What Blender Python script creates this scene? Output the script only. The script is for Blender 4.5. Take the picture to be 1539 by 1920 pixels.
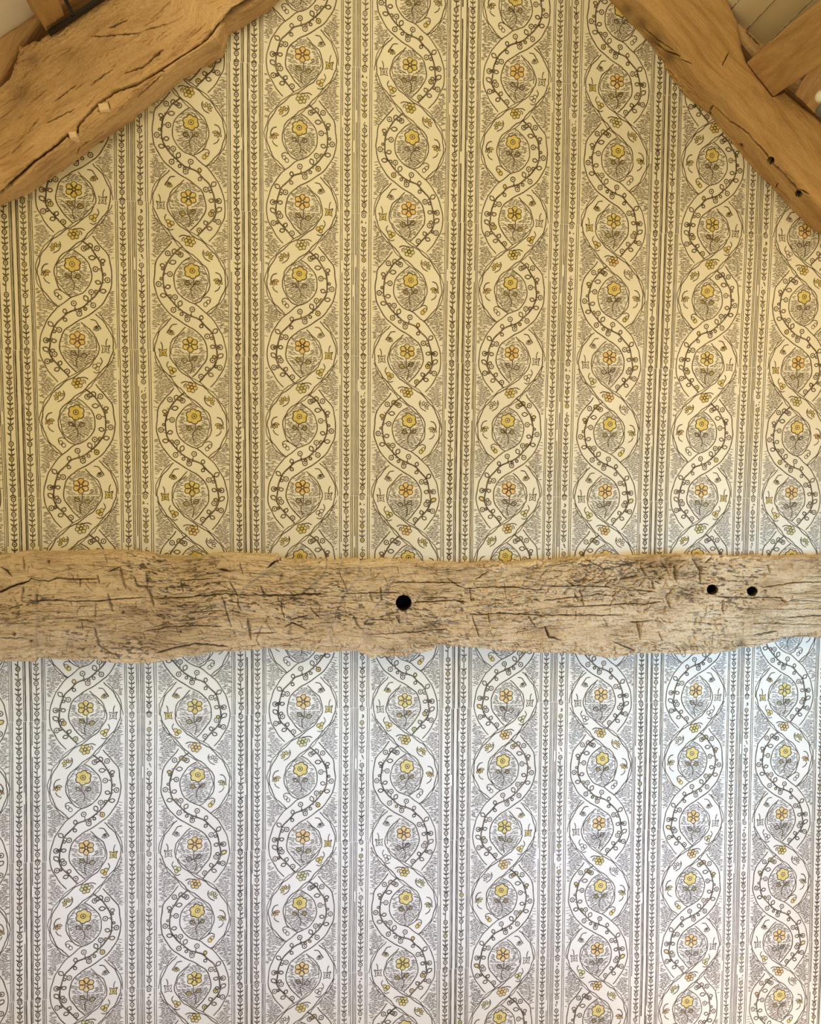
import bpy, math, random
import numpy as np
from mathutils import Matrix, Vector

for o in list(bpy.data.objects): bpy.data.objects.remove(o)
SC = bpy.context.scene
COL = SC.collection
S = 0.26                                   # metres per wallpaper column

# ------------------------------------------------------------------ camera
RC = np.array([[0.9931482095415421, 0.0031655112275902507, 0.11681872034522611],
               [-0.11648594268092607, -0.053272327052868676, 0.9917626149074723],
               [0.009362640768722742, -0.9985750040477881, -0.05253857867125504]])
CP = np.array([2.746872899971869, -6.622851753475898, 0.22609395437855256]) * S
FPX, W_, H_ = 1300.0, 1539.0, 1920.0
cam = bpy.data.cameras.new('camera')
cam.sensor_fit = 'VERTICAL'; cam.sensor_height = 24.0; cam.lens = 24.0 * FPX / H_
cam.clip_start = 0.02
cob = bpy.data.objects.new('camera', cam); COL.objects.link(cob)
M = Matrix.Identity(4)
for r in range(3):
    M[r][0] = RC[r, 0]; M[r][1] = -RC[r, 1]; M[r][2] = -RC[r, 2]; M[r][3] = CP[r]
cob.matrix_world = M
SC.camera = cob

# ------------------------------------------------------------------ light
SC.view_settings.view_transform = 'Standard'
SC.view_settings.look = 'None'
SC.view_settings.gamma = 1.0
SC.view_settings.use_curve_mapping = False
SC.view_settings.exposure = 0.0
wd = bpy.data.worlds.new('world'); SC.world = wd; wd.use_nodes = True
wd.node_tree.nodes['Background'].inputs[0].default_value = (1.000, 0.753, 0.330, 1)
wd.node_tree.nodes['Background'].inputs[1].default_value = 0.600

def area(name, loc, target, sx, sy, power, color, spread=180):
    l = bpy.data.lights.new(name, 'AREA'); l.shape = 'RECTANGLE'; l.size = sx; l.size_y = sy
    l.energy = power; l.color = color; l.spread = math.radians(spread)
    o = bpy.data.objects.new(name, l); COL.objects.link(o); o.location = loc
    d = Vector(target) - Vector(loc)
    o.rotation_euler = d.to_track_quat('-Z', 'Y').to_euler()
    return o
ZB = -1.1 * S
# name, place, aim, width, height, power, colour, spread
LIGHTS = [
 # warm lamps up in the roof space
 ('roof_lamp', (0.6, -1.5, 1.6), (0.9, 0, 0.2), 0.8, 0.5, 6.230, (1.000, 0.823, 0.458), 110),
 ('roof_lamp', (-0.3, -1.6, 0.9), (0.15, 0, 0.25), 0.6, 0.6, 0.660, (1.000, 0.665, 0.161), 60),
 ('roof_lamp', (2.3, -1.4, 0.9), (1.6, 0, 0.3), 0.6, 0.6, 1.944, (1.000, 0.749, 0.424), 60),
 # daylight from the windows of the room below, then one added cool fill
 ('window_and_fill', (0.95, -2.5, -1.35), (0.95, 0, -1.02), 2.4, 0.85, 5.652, (0.420, 0.580, 1.000), 30),
 ('window_and_fill', (2.9, -1.3, -0.45), (1.6, 0, -0.42), 0.7, 0.6, 2.940, (0.300, 0.643, 1.000), 50),
 ('window_and_fill', (0.35, -2.0, -0.62), (0.35, 0, -0.55), 1.3, 0.3, 0.562, (0.377, 0.687, 1.000), 20),  # added fill that cools the yellowish paper just under the beam, left
 # added warm-white fill for the lower right corner, no known lamp
 ('low_warm_fill', (2.3, -0.9, -2.2), (1.9, 0, -1.35), 0.5, 0.5, 3.154, (1.000, 0.892, 0.898), 90),
]
for L_ in LIGHTS: area(*L_)

# ------------------------------------------------------------------ helpers
def project(P):
    q = (np.asarray(P) - CP) @ RC
    return np.stack([W_ / 2 + FPX * q[..., 0] / q[..., 2], H_ / 2 + FPX * q[..., 1] / q[..., 2]], -1)

def back(x, y, Y=0.0):
    x = np.asarray(x, float); y = np.asarray(y, float)
    d = np.stack([(x - W_ / 2) / FPX, (y - H_ / 2) / FPX, np.ones_like(x)], -1) @ RC.T
    t = (Y - CP[1]) / d[..., 1]
    return CP + d * t[..., None]

_rng = np.random.RandomState(5)
_perm = _rng.permutation(256)
_perm = np.concatenate([_perm, _perm])
_grad = _rng.uniform(-1, 1, 256)
def vnoise(x, y, seed=0):
    x = x + seed * 17.13; y = y + seed * 9.71
    xi = np.floor(x).astype(int); yi = np.floor(y).astype(int)
    xf = x - xi; yf = y - yi
    u = xf * xf * (3 - 2 * xf); v = yf * yf * (3 - 2 * yf)
    def g(a, b): return _grad[_perm[(_perm[a & 255] + b) & 255]]
    return (g(xi, yi) * (1 - u) + g(xi + 1, yi) * u) * (1 - v) + (g(xi, yi + 1) * (1 - u) + g(xi + 1, yi + 1) * u) * v
def fbm(x, y, oct=4, seed=0):
    r = 0; a = 1; s = 0
    for k in range(oct):
        r = r + a * vnoise(x * 2 ** k, y * 2 ** k, seed + k * 3.7); s += a; a *= 0.55
    return r / s

def mesh_np(name, V, faces_list, mats=None, matidx=None, uv=None, attrs=None, smooth=True):
    """faces_list: list of (n,k) arrays"""
    me = bpy.data.meshes.new(name)
    V = np.ascontiguousarray(V, np.float32)
    me.vertices.add(len(V)); me.vertices.foreach_set('co', V.ravel())
    loops = np.concatenate([f.ravel() for f in faces_list]).astype(np.int32)
    tot = np.concatenate([np.full(len(f), f.shape[1], np.int32) for f in faces_list])
    start = np.concatenate([[0], np.cumsum(tot)[:-1]]).astype(np.int32)
    me.loops.add(len(loops)); me.loops.foreach_set('vertex_index', loops)
    me.polygons.add(len(tot)); me.polygons.foreach_set('loop_start', start)
    me.polygons.foreach_set('loop_total', tot)
    if matidx is not None: me.polygons.foreach_set('material_index', np.asarray(matidx, np.int32))
    for m in (mats or []): me.materials.append(m)
    me.update(calc_edges=True)
    me.polygons.foreach_set('use_smooth', np.full(len(tot), smooth))
    if uv is not None:
        l = me.uv_layers.new(name='grain'); l.data.foreach_set('uv', np.ascontiguousarray(uv[loops], np.float32).ravel())
    for k, a in (attrs or {}).items():
        at = me.attributes.new(k, 'FLOAT', 'POINT'); at.data.foreach_set('value', np.ascontiguousarray(a, np.float32))
    me.validate()
    return me

def link(name, me, parent=None, **props):
    o = bpy.data.objects.new(name, me); COL.objects.link(o)
    if parent: o.parent = parent
    for k, v in props.items(): o[k] = v
    return o

# ------------------------------------------------------------------ materials
def newmat(name):
    m = bpy.data.materials.new(name); m.use_nodes = True
    nt = m.node_tree; b = nt.nodes['Principled BSDF']
    return m, nt, b
def N(nt, t, **kw):
    n = nt.nodes.new(t)
    for k, v in kw.items():
        if k.startswith('i_'): n.inputs[k[2:].replace('_', ' ')].default_value = v
        else: setattr(n, k, v)
    return n

def paper_mat():
    m, nt, b = newmat('printed_paper'); L = nt.links
    tc = N(nt, 'ShaderNodeTexCoord')
    n1 = N(nt, 'ShaderNodeTexNoise', i_Scale=5.0, i_Detail=5.0); L.new(tc.outputs['Object'], n1.inputs['Vector'])
    r = N(nt, 'ShaderNodeValToRGB')
    r.color_ramp.elements[0].position = 0.3; r.color_ramp.elements[0].color = PAPER_A
    r.color_ramp.elements[1].position = 0.72; r.color_ramp.elements[1].color = PAPER_B
    L.new(n1.outputs['Fac'], r.inputs[0]); L.new(r.outputs[0], b.inputs['Base Color'])
    n2 = N(nt, 'ShaderNodeTexNoise', i_Scale=260.0, i_Detail=3.0); L.new(tc.outputs['Object'], n2.inputs['Vector'])
    bp = N(nt, 'ShaderNodeBump', i_Strength=0.08, i_Distance=0.002); L.new(n2.outputs['Fac'], bp.inputs['Height'])
    L.new(bp.outputs[0], b.inputs['Normal'])
    b.inputs['Roughness'].default_value = 0.5
    b.inputs['Specular IOR Level'].default_value = 0.4
    return m
PAPER_A = (0.72, 0.69, 0.62, 1); PAPER_B = (0.82, 0.80, 0.74, 1)
def ink_mat(name, dark, light, sc=38.0, lo=0.38, hi=0.68):
    m, nt, b = newmat(name); L = nt.links
    tc = N(nt, 'ShaderNodeTexCoord')
    n1 = N(nt, 'ShaderNodeTexNoise', i_Scale=sc, i_Detail=4.0, i_Roughness=0.65); L.new(tc.outputs['Object'], n1.inputs['Vector'])
    r = N(nt, 'ShaderNodeValToRGB')
    r.color_ramp.elements[0].position = lo; r.color_ramp.elements[0].color = (*dark, 1)
    r.color_ramp.elements[1].position = hi; r.color_ramp.elements[1].color = (*light, 1)
    L.new(n1.outputs['Fac'], r.inputs[0]); L.new(r.outputs[0], b.inputs['Base Color'])
    b.inputs['Roughness'].default_value = 0.55
    b.inputs['Specular IOR Level'].default_value = 0.4
    return m
M_PAPER = paper_mat()
M_INK = ink_mat('line_ink', (0.050, 0.033, 0.018), (0.20, 0.155, 0.105))
M_HATCH = ink_mat('hatching_ink', (0.065, 0.045, 0.038), (0.25, 0.20, 0.17), 14.0, 0.3, 0.72)
M_YEL = ink_mat('yellow_wash', (0.60, 0.46, 0.10), (0.76, 0.66, 0.30), 60)
M_GOLD = ink_mat('gold_wash', (0.70, 0.44, 0.13), (0.78, 0.62, 0.34), 60)
M_PALE = ink_mat('pale_green_wash', (0.56, 0.53, 0.20), (0.72, 0.69, 0.42), 60)

def wood_mat(name, c_dark, c_mid, c_light, fibre=1.0, bump=0.5, stain=(0.16, 0.09, 0.035), stain_amt=0.5):
    m, nt, b = newmat(name); L = nt.links
    uv = N(nt, 'ShaderNodeUVMap', uv_map='grain')
    def mp(sx, sy):
        q = N(nt, 'ShaderNodeMapping'); q.inputs['Scale'].default_value = (sx, sy, 1); L.new(uv.outputs[0], q.inputs[0]); return q
    a = N(nt, 'ShaderNodeTexNoise', i_Scale=1.0, i_Detail=6.0, i_Roughness=0.62, i_Distortion=0.6); L.new(mp(6, 34).outputs[0], a.inputs['Vector'])
    f = N(nt, 'ShaderNodeTexNoise', i_Scale=1.0, i_Detail=5.0, i_Roughness=0.7, i_Distortion=0.3); L.new(mp(30, 420).outputs[0], f.inputs['Vector'])
    g = N(nt, 'ShaderNodeTexNoise', i_Scale=1.0, i_Detail=4.0, i_Roughness=0.6); L.new(mp(4.2, 7.5).outputs[0], g.inputs['Vector'])
    p = N(nt, 'ShaderNodeTexNoise', i_Scale=1.0, i_Detail=3.0, i_Roughness=0.6); L.new(mp(110, 260).outputs[0], p.inputs['Vector'])
    r = N(nt, 'ShaderNodeValToRGB'); e = r.color_ramp.elements
    e[0].position = 0.30; e[0].color = (*c_dark, 1); e[1].position = 0.74; e[1].color = (*c_light, 1)
    k = e.new(0.50); k.color = (*c_mid, 1)
    mx = N(nt, 'ShaderNodeMix', data_type='FLOAT'); mx.inputs[0].default_value = 0.42 * fibre
    L.new(a.outputs['Fac'], mx.inputs[2]); L.new(f.outputs['Fac'], mx.inputs[3]); L.new(mx.outputs[0], r.inputs[0])
    # broad stains
    sr = N(nt, 'ShaderNodeMapRange'); sr.inputs[1].default_value = 0.52; sr.inputs[2].default_value = 0.75; sr.inputs[4].default_value = stain_amt
    L.new(g.outputs['Fac'], sr.inputs[0])
    m1 = N(nt, 'ShaderNodeMix', data_type='RGBA'); L.new(sr.outputs[0], m1.inputs[0]); L.new(r.outputs[0], m1.inputs[6]); m1.inputs[7].default_value = (*stain, 1)
    # pits
    pr = N(nt, 'ShaderNodeMapRange'); pr.inputs[1].default_value = 0.60; pr.inputs[2].default_value = 0.72; pr.inputs[4].default_value = 0.55 * fibre
    L.new(p.outputs['Fac'], pr.inputs[0])
    m2 = N(nt, 'ShaderNodeMix', data_type='RGBA'); L.new(pr.outputs[0], m2.inputs[0]); L.new(m1.outputs[2], m2.inputs[6]); m2.inputs[7].default_value = (0.09, 0.05, 0.02, 1)
    # dirt in splits, plus near-black painted shade in splits and peg holes
    at = N(nt, 'ShaderNodeAttribute', attribute_name='grime_shade')
    m3 = N(nt, 'ShaderNodeMix', data_type='RGBA'); L.new(at.outputs['Fac'], m3.inputs[0]); L.new(m2.outputs[2], m3.inputs[6]); m3.inputs[7].default_value = (0.016, 0.008, 0.004, 1)
    L.new(m3.outputs[2], b.inputs['Base Color'])
    ad = N(nt, 'ShaderNodeMath', operation='ADD'); L.new(f.outputs['Fac'], ad.inputs[0])
    ng = N(nt, 'ShaderNodeMath', operation='MULTIPLY'); L.new(p.outputs['Fac'], ng.inputs[0]); ng.inputs[1].default_value = -0.7
    L.new(ng.outputs[0], ad.inputs[1])
    bp = N(nt, 'ShaderNodeBump', i_Strength=bump, i_Distance=0.004); L.new(ad.outputs[0], bp.inputs['Height']); L.new(bp.outputs[0], b.inputs['Normal'])
    b.inputs['Roughness'].default_value = 0.75
    b.inputs['Specular IOR Level'].default_value = 0.25
    return m
M_TIE = wood_mat('weathered_oak', (0.40, 0.265, 0.145), (0.82, 0.635, 0.425), (0.94, 0.84, 0.68), 1.0, 1.0, (0.40, 0.25, 0.11), 0.85)
M_RAF = wood_mat('brown_oak', (0.38, 0.22, 0.11), (0.68, 0.455, 0.255), (0.86, 0.64, 0.41), 0.75, 0.55, (0.25, 0.14, 0.05), 0.45)
M_RAF2 = wood_mat('smooth_brown_oak', (0.34, 0.20, 0.085), (0.52, 0.325, 0.15), (0.66, 0.45, 0.23), 0.55, 0.3, (0.30, 0.15, 0.05), 0.4)
def plain(name, col, rough=0.8, noise=0.0, sc=20, metal=0):
    m, nt, b = newmat(name); L = nt.links
    tc = N(nt, 'ShaderNodeTexCoord')
    n1 = N(nt, 'ShaderNodeTexNoise', i_Scale=float(sc), i_Detail=4.0); L.new(tc.outputs['Object'], n1.inputs['Vector'])
    r = N(nt, 'ShaderNodeValToRGB')
    r.color_ramp.elements[0].position = 0.3; r.color_ramp.elements[0].color = (*[c * (1 - noise) for c in col], 1)
    r.color_ramp.elements[1].position = 0.7; r.color_ramp.elements[1].color = (*col, 1)
    L.new(n1.outputs['Fac'], r.inputs[0]); L.new(r.outputs[0], b.inputs['Base Color'])
    b.inputs['Roughness'].default_value = rough; b.inputs['Metallic'].default_value = metal
    return m
M_PLASTER = plain('pale_plaster', (0.93, 0.88, 0.84), 0.85, 0.06, 8)
M_BOARD = plain('cream_boarding', (0.70, 0.62, 0.48), 0.7, 0.08, 8)
M_IRON = plain('black_iron', (0.02, 0.017, 0.02), 0.5, 0.4, 60)
M_FILL = plain('lime_filler', (0.78, 0.72, 0.60), 0.9, 0.15, 90)

# ------------------------------------------------------------------ wallpaper print
# One printed repeat is drawn on a sheet 883 wide x 1200 high (y down), column centre at x = 762.
rnd = random.Random(11)
class Sheet:
    """collects flat ink shapes: verts (x,y), faces, ink number, layer"""
    def __init__(s): s.v = []; s.q = []; s.t = []; s.n = 0; s.k = 0
    def add(s, pts, quads, tris, ink, layer):
        for p in pts: s.v.append((p[0], p[1], layer + (s.k % 60) * .014))
        s.k += 1
        for f in quads: s.q.append((*[i + s.n for i in f], ink))
        for f in tris: s.t.append((*[i + s.n for i in f], ink))
        s.n += len(pts)
    def line(s, pts, w, ink=1, layer=3, taper=False):
        w *= 1.22
        P = np.asarray(pts, float)
        if len(P) < 2: return
        T = np.gradient(P, axis=0); T /= np.linalg.norm(T, axis=1)[:, None] + 1e-9
        Nn = np.stack([-T[:, 1], T[:, 0]], 1)
        ww = np.full(len(P), w / 2.0)
        if taper: ww[0] *= .5; ww[-1] *= .5
        A = P + Nn * ww[:, None]; B = P - Nn * ww[:, None]
        n = len(P)
        s.add(np.concatenate([A, B]), [(i, i + 1, n + i + 1, n + i) for i in range(n - 1)], [], ink, layer)
    def ring(s, cx, cy, rx, ry, w, ink=1, layer=3, n=12, rot=0):
        a = np.linspace(0, 2 * np.pi, n, endpoint=False)
        c, sn = math.cos(rot), math.sin(rot)
        def el(k): 
            x = (rx + k) * np.cos(a); y = (ry + k) * np.sin(a)
            return np.stack([cx + x * c - y * sn, cy + x * sn + y * c], 1)
        s.add(np.concatenate([el(w / 2), el(-w / 2)]), [(i, (i + 1) % n, n + (i + 1) % n, n + i) for i in range(n)], [], ink, layer)
    def disc(s, cx, cy, rx, ry, ink=1, layer=3, n=8, rot=0):
        a = np.linspace(0, 2 * np.pi, n, endpoint=False); c, sn = math.cos(rot), math.sin(rot)
        x = rx * np.cos(a); y = ry * np.sin(a)
        P = np.concatenate([[[cx, cy]], np.stack([cx + x * c - y * sn, cy + x * sn + y * c], 1)])
        s.add(P, [], [(0, 1 + i, 1 + (i + 1) % n) for i in range(n)], ink, layer)
    def poly(s, P, ink, layer):
        P = np.asarray(P, float); c = P.mean(0)
        s.add(np.concatenate([[c], P]), [], [(0, 1 + i, 1 + (i + 1) % len(P)) for i in range(len(P))], ink, layer)

def curve(pts, step=14.0, wob=0.0, seed=0):
    """Catmull-Rom through pts"""
    P = np.asarray(pts, float)
    P = np.concatenate([[2 * P[0] - P[1]], P, [2 * P[-1] - P[-2]]])
    out = []
    for i in range(1, len(P) - 2):
        n = max(2, int(np.linalg.norm(P[i + 1] - P[i]) / step))
        t = np.linspace(0, 1, n, endpoint=False)[:, None]
        out.append(0.5 * ((2 * P[i]) + (-P[i - 1] + P[i + 1]) * t + (2 * P[i - 1] - 5 * P[i] + 4 * P[i + 1] - P[i + 2]) * t * t + (-P[i - 1] + 3 * P[i] - 3 * P[i + 1] + P[i + 2]) * t ** 3))
    out = np.concatenate(out + [P[-2:-1]])
    if wob:
        r = np.random.RandomState(seed)
        L = np.arange(len(out)) * step
        T = np.gradient(out, axis=0); T /= np.linalg.norm(T, axis=1)[:, None] + 1e-9
        out = out + np.stack([-T[:, 1], T[:, 0]], 1) * (wob * (np.sin(L / 21.0 + seed) + r.uniform(-.6, .6, len(L))))[:, None]
    return out
def arc_off(P, d):
    T = np.gradient(P, axis=0); T /= np.linalg.norm(T, axis=1)[:, None] + 1e-9
    return P + np.stack([-T[:, 1], T[:, 0]], 1) * d

# band edges
F_up = [(598, 1395 - 1200), (625, 250), (668, 302), (735, 358), (790, 398), (838, 428), (890, 470), (940, 520), (990, 590), (1016, 640), (1032, 700), (1040, 750), (1036, 800), (1020, 860), (990, 922), (948, 975), (884, 1032)]
F_lo = [(482, 170), (505, 240), (540, 297), (590, 360), (650, 432), (700, 488), (760, 538), (802, 572), (852, 615), (890, 662), (910, 715), (914, 780), (900, 842), (872, 890), (832, 930), (792, 952)]
L_lo = [(622, 452), (590, 498), (543, 552), (502, 612), (488, 700), (482, 790), (491, 860), (520, 932), (562, 1000), (620, 1058), (682, 1102), (740, 1138), (790, 1170), (850, 1222), (880, 1290), (890, 1352), (880, 1412), (840, 1475), (800, 1525), (768, 1558)]
L_up = [(768, 572), (720, 602), (680, 642), (650, 690), (635, 750), (640, 810), (662, 862), (702, 908), (750, 935), (802, 958), (852, 1000), (902, 1042), (952, 1102), (992, 1170), (1021, 1242), (1035, 1310), (1041, 1380), (1030, 1446), (1000, 1515), (962, 1578), (912, 1640)]
F_top_out = [(612, 1078), (562, 1130), (520, 1190), (490, 1262), (480, 1330), (482, 1370)]
F_top_in = [(722, 1150), (690, 1180), (655, 1215), (620, 1256), (602, 1300), (592, 1345), (598, 1395)]
OL = np.array([(140, 482), (230, 500), (290, 532), (350, 580), (430, 640), (452, 618), (500, 586), (550, 540), (610, 500), (700, 484), (790, 478), (860, 486), (930, 516), (1000, 556), (1060, 610), (1085, 600), (1130, 548), (1190, 508), (1260, 478), (1340, 468)], float)
OR = np.array([(180, 1046), (260, 1031), (350, 985), (440, 922), (470, 908), (520, 954), (590, 1003), (640, 1028), (700, 1045), (750, 1054), (800, 1050), (860, 1034), (920, 1003), (970, 962), (1030, 892), (1040, 902), (1100, 956), (1170, 997), (1240, 1026), (1330, 1041), (1380, 1046)], float)
O2L = np.array([(578, 765), (600, 726), (640, 686), (690, 656), (750, 641), (810, 646), (860, 668), (910, 710), (935, 758), (946, 782)], float)
O2R = np.array([(578, 775), (610, 832), (660, 874), (710, 896), (780, 900), (840, 886), (890, 856), (930, 814), (946, 790)], float)
O1L = np.array([(1155, 735), (1180, 706), (1215, 672), (1256, 638), (1300, 618), (1345, 606), (1395, 612), (1450, 640), (1500, 682), (1540, 736), (1552, 760)], float)
O1R = np.array([(1155, 750), (1170, 784), (1222, 844), (1290, 874), (1352, 884), (1412, 874), (1475, 834), (1525, 792), (1552, 768)], float)

def leaf(s, x, y, ang, ln=34, wd=11, w=5.0, ink=1, fill=None, tail=8):
    """outlined leaf whose base is (x,y)"""
    ca, sa = math.cos(ang), math.sin(ang)
    t = np.linspace(0, 1, 7)
    up = np.stack([t * ln, np.sin(t * np.pi) ** .8 * wd], 1); dn = np.stack([t * ln, -np.sin(t * np.pi) ** .8 * wd], 1)
    R_ = lambda P: np.stack([x + P[:, 0] * ca - P[:, 1] * sa, y + P[:, 0] * sa + P[:, 1] * ca], 1)
    up = R_(up + [tail, 0]); dn = R_(dn + [tail, 0])
    if fill is not None: s.poly(np.concatenate([up, dn[::-1][1:-1]]), fill, 1)
    s.line(up, w, ink); s.line(dn, w, ink)
    s.line([(x, y), tuple(up[0])], w, ink)
def berry(s, x, y, bx, by, r=17, w=6, ink=1, fill=None):
    """dotted ring at x,y with stalk from bx,by"""
    d = np.array([bx - x, by - y], float); d /= np.linalg.norm(d) + 1e-9
    if fill is not None: s.disc(x, y, r, r, fill, 1)
    s.ring(x, y, r * 1.12, r * 1.18, w * 1.2, ink); s.disc(x, y, 6.5, 6.5, ink)
    s.line([(x + d[0] * r, y + d[1] * r), (bx, by)], w * .8, ink)
def petals(s, x, y, n, rad, pr, w=5, ink=1, fill=2, rot=0.3, centre=True, jit=3, rr=rnd):
    for k in range(n):
        a = rot + k * 2 * math.pi / n
        px, py = x + rad * math.cos(a), y + rad * math.sin(a)
        if fill is not None: s.disc(px + rr.uniform(-jit, jit), py + rr.uniform(-jit, jit), pr * 1.05, pr * 1.05, fill, 1)
        if ink is not None: s.ring(px, py, pr, pr * .92, w, ink, 3, 10, a)
    if centre and ink is not None: s.ring(x, y, pr * .45, pr * .45, w, ink)

def motif(seed):
    """one printed column repeat, y 140..1340 wraps; returns Sheet"""
    s = Sheet(); r = random.Random(seed)
    f = lambda p=0.75: (r.choice([2, 2, 3, 4]) if r.random() < p else None)
    dens = r.uniform(0.92, 1.0)
    LW = 6.6
    for P, dbl in ((F_up, 1), (F_lo, -1), (F_top_out, -1), (F_top_in, 1)):
        C = curve(P, 12, 3.4, seed)
        s.line(C, LW)
        o = (-15 if P is F_up else 15)
        if P is F_top_in: o = -15
        if P is F_top_out: o = 15
        if P is F_up: o = -15
        C2 = arc_off(curve(P, 12, 3.4, seed + 9), o)
        k = len(C2)
        # second line stays off the crossings so it never runs over the other band
        s.line(C2[2:k - 1], LW * .72)
    s.line(curve(L_lo, 12, 1.6, seed + 3), LW * 1.1); s.line(curve(L_up, 12, 1.6, seed + 5), LW)
    # hatching ----------------------------------------------------------
    def inside(px, py):
        y = 140 + (py - 140) % 1200
        ol = np.interp(y, OL[:, 0], OL[:, 1]); orr = np.interp(y if y >= 180 else y + 1200, OR[:, 0], OR[:, 1])
        if px < ol - 6: return 1 if px > 478 - 16 + 0 or px > 462 else 0
        if px > orr + 8: return 2 if px < 1058 else 0
        if O2L[0, 0] < y < O2L[-1, 0] and np.interp(y, O2L[:, 0], O2L[:, 1]) < px < np.interp(y, O2R[:, 0], O2R[:, 1]):
            if (px - 777) ** 2 + (y - 688) ** 2 < 66 ** 2: return 0
            return 3
        y1 = y if y > 700 else y + 1200
        if O1L[0, 0] < y1 < O1L[-1, 0] and np.interp(y1, O1L[:, 0], O1L[:, 1]) < px < np.interp(y1, O1R[:, 0], O1R[:, 1]):
            if (px - 753) ** 2 + (y1 - 1292) ** 2 < 70 ** 2: return 0
            if abs(y1 - 1370) < 5: return 0
            return 4
        return 0
    y = 170.0
    while y < 1370:
        ph = r.uniform(0, 30); x = 440 + ph
        while x < 1085:
            ln = r.uniform(18, 38)
            xm = x + ln / 2
            reg = inside(xm, y)
            if reg and inside(x + 3, y) and inside(x + ln - 3, y) and r.random() < dens:
                yy = (y - 140) % 1200 + 140
                sl = 0.0
                if reg in (1, 2):
                    d1 = (yy - 445) / 300.0; d2 = (yy - 1060) / 300.0
                    d = d1 if abs(d1) < abs(d2) else d2
                    sl = -0.30 * max(-1, min(1, d)) * (1 if reg == 2 else -1) * (1 if abs(d) < .8 else 0)
                elif reg == 3: sl = 0.15 * math.sin(xm / 31.0)
                else: sl = 0.25 * math.sin(xm / 40.0 + y / 60.0)
                sl += r.uniform(-.06, .06)
                w = r.uniform(3.0, 4.2)
                yj = y + r.uniform(-1.0, 1.0)
                s.line([(x, yj - sl * ln / 2), (x + ln, yj + sl * ln / 2)], w, 5, 2)
            x += ln + r.uniform(4, 8)
        y += 8.7
    # leafy stem ----------------------------------------------------------
    stem = curve([(705, 492), (645, 540), (604, 600), (574, 650), (556, 720), (552, 790), (566, 860), (602, 920), (652, 975), (705, 1025), (760, 1052), (822, 1078), (872, 1128), (920, 1180), (945, 1240), (957, 1300), (966, 1360), (965, 1410), (940, 1462), (900, 1510), (858, 1556), (822, 1600)], 14, 1.5, seed)
    a, b_ = (0, len(stem))
    s.line(stem, 9.5)
    bf = lambda: (r.choice([2, 4]) if r.random() < .12 else None)
    for x, y, bx, by in ((590, 550, 622, 572), (690, 556, 640, 545), (605, 718, 556, 712), (516, 803, 553, 800), (641, 905, 640, 962), (628, 1010, 652, 975), (775, 1000, 760, 1052), (735, 1082, 770, 1056), (890, 1218, 925, 1190), (992, 1305, 955, 1285), (930, 1415, 962, 1440), (986, 1475, 935, 1468), (838, 1553, 868, 1545)):
        berry(s, x, y, bx, by, 17, 6.5, 1, bf())
    for x, y, ang, ln in ((628, 560, -1.1, 40), (596, 628, -.1, 46), (575, 655, 3.4, 34), (560, 690, -2.2, 16), (551, 770, 3.9, 18), (560, 832, -.25, 38), (582, 895, 3.2, 42), (600, 918, -1.5, 22), (667, 985, -1.15, 44), (700, 1022, 2.0, 24), (735, 1040, 1.9, 20), (842, 1092, -1.5, 34), (862, 1120, 2.5, 28), (930, 1195, -.8, 44), (945, 1240, 3.6, 22), (958, 1310, 3.3, 34), (957, 1310, -.3, 20), (965, 1395, -.65, 46), (965, 1400, 3.6, 30), (935, 1470, -.1, 24), (900, 1512, -2.0, 34), (888, 1525, .35, 38), (640, 540, .2, 40)):
        leaf(s, x, y, ang + r.uniform(-.12, .12), ln * 1.12, ln * .24 + 6, 7, 1, bf())
    for k in range(6, len(stem) - 4, 7):
        sgn = 1 if k % 2 else -1
        T = stem[k + 1] - stem[k]; T /= np.linalg.norm(T); Nn = np.array([-T[1], T[0]]) * sgn
        s.line([stem[k], stem[k] + Nn * 17 - T * 15], 7.5, 1, 3, True)
    # small flowers on the plain band ---------------------------------------
    def arc(pts, w=6): s.line(curve(pts, 8), w, 1, 3, True)
    # star
    P = [(508, 1332), (538, 1345), (572, 1332), (562, 1362), (572, 1394), (542, 1383), (514, 1396), (520, 1364)]
    c = f(.6)
    if c: s.poly(P, c, 1)
    s.line(np.array(P + [P[0]]), 6); arc([(524, 1275), (536, 1300), (538, 1340)])
    s.line([(528, 1352), (552, 1376)], 4); s.line([(552, 1352), (530, 1378)], 4)
    # three-lobe
    c = f(.8)
    for px, py, q in ((598, 1492, 19), (626, 1505, 21), (608, 1522, 19)):
        if c: s.disc(px, py, q, q, c, 1)
        s.ring(px, py, q * .85, q * .85, 5.5)
    arc([(584, 1432), (570, 1462), (580, 1490)]); arc([(590, 1545), (612, 1560), (640, 1550)])
    # six-berry cluster
    c = f(.95) or 2
    for k in range(6):
        an = k * math.pi / 3 + .2; s.disc(762 + 30 * math.cos(an), 1644 + 30 * math.sin(an), 19, 19, c, 1); s.ring(762 + 30 * math.cos(an), 1644 + 30 * math.sin(an), 15.5, 15.5, 5.5)
    s.disc(762, 1644, 20, 20, c, 1); s.ring(762, 1644, 12, 12, 5)
    arc([(678, 1612), (706, 1598), (740, 1602), (762, 1612)], 7); arc([(706, 1650), (702, 1630), (722, 1612)], 6)
    # fan
    c = f(.85)
    for k in range(5):
        an = -2.4 + k * .75
        if c: s.disc(902 + 24 * math.cos(an), 560 + 24 * math.sin(an), 15, 13, c, 1)
        s.ring(902 + 26 * math.cos(an), 560 + 26 * math.sin(an), 17, 8, 5, 1, 3, 10, an)
    arc([(872, 508), (862, 540), (880, 580), (920, 604)]); 
    # lotus
    c = f(.7)
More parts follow.
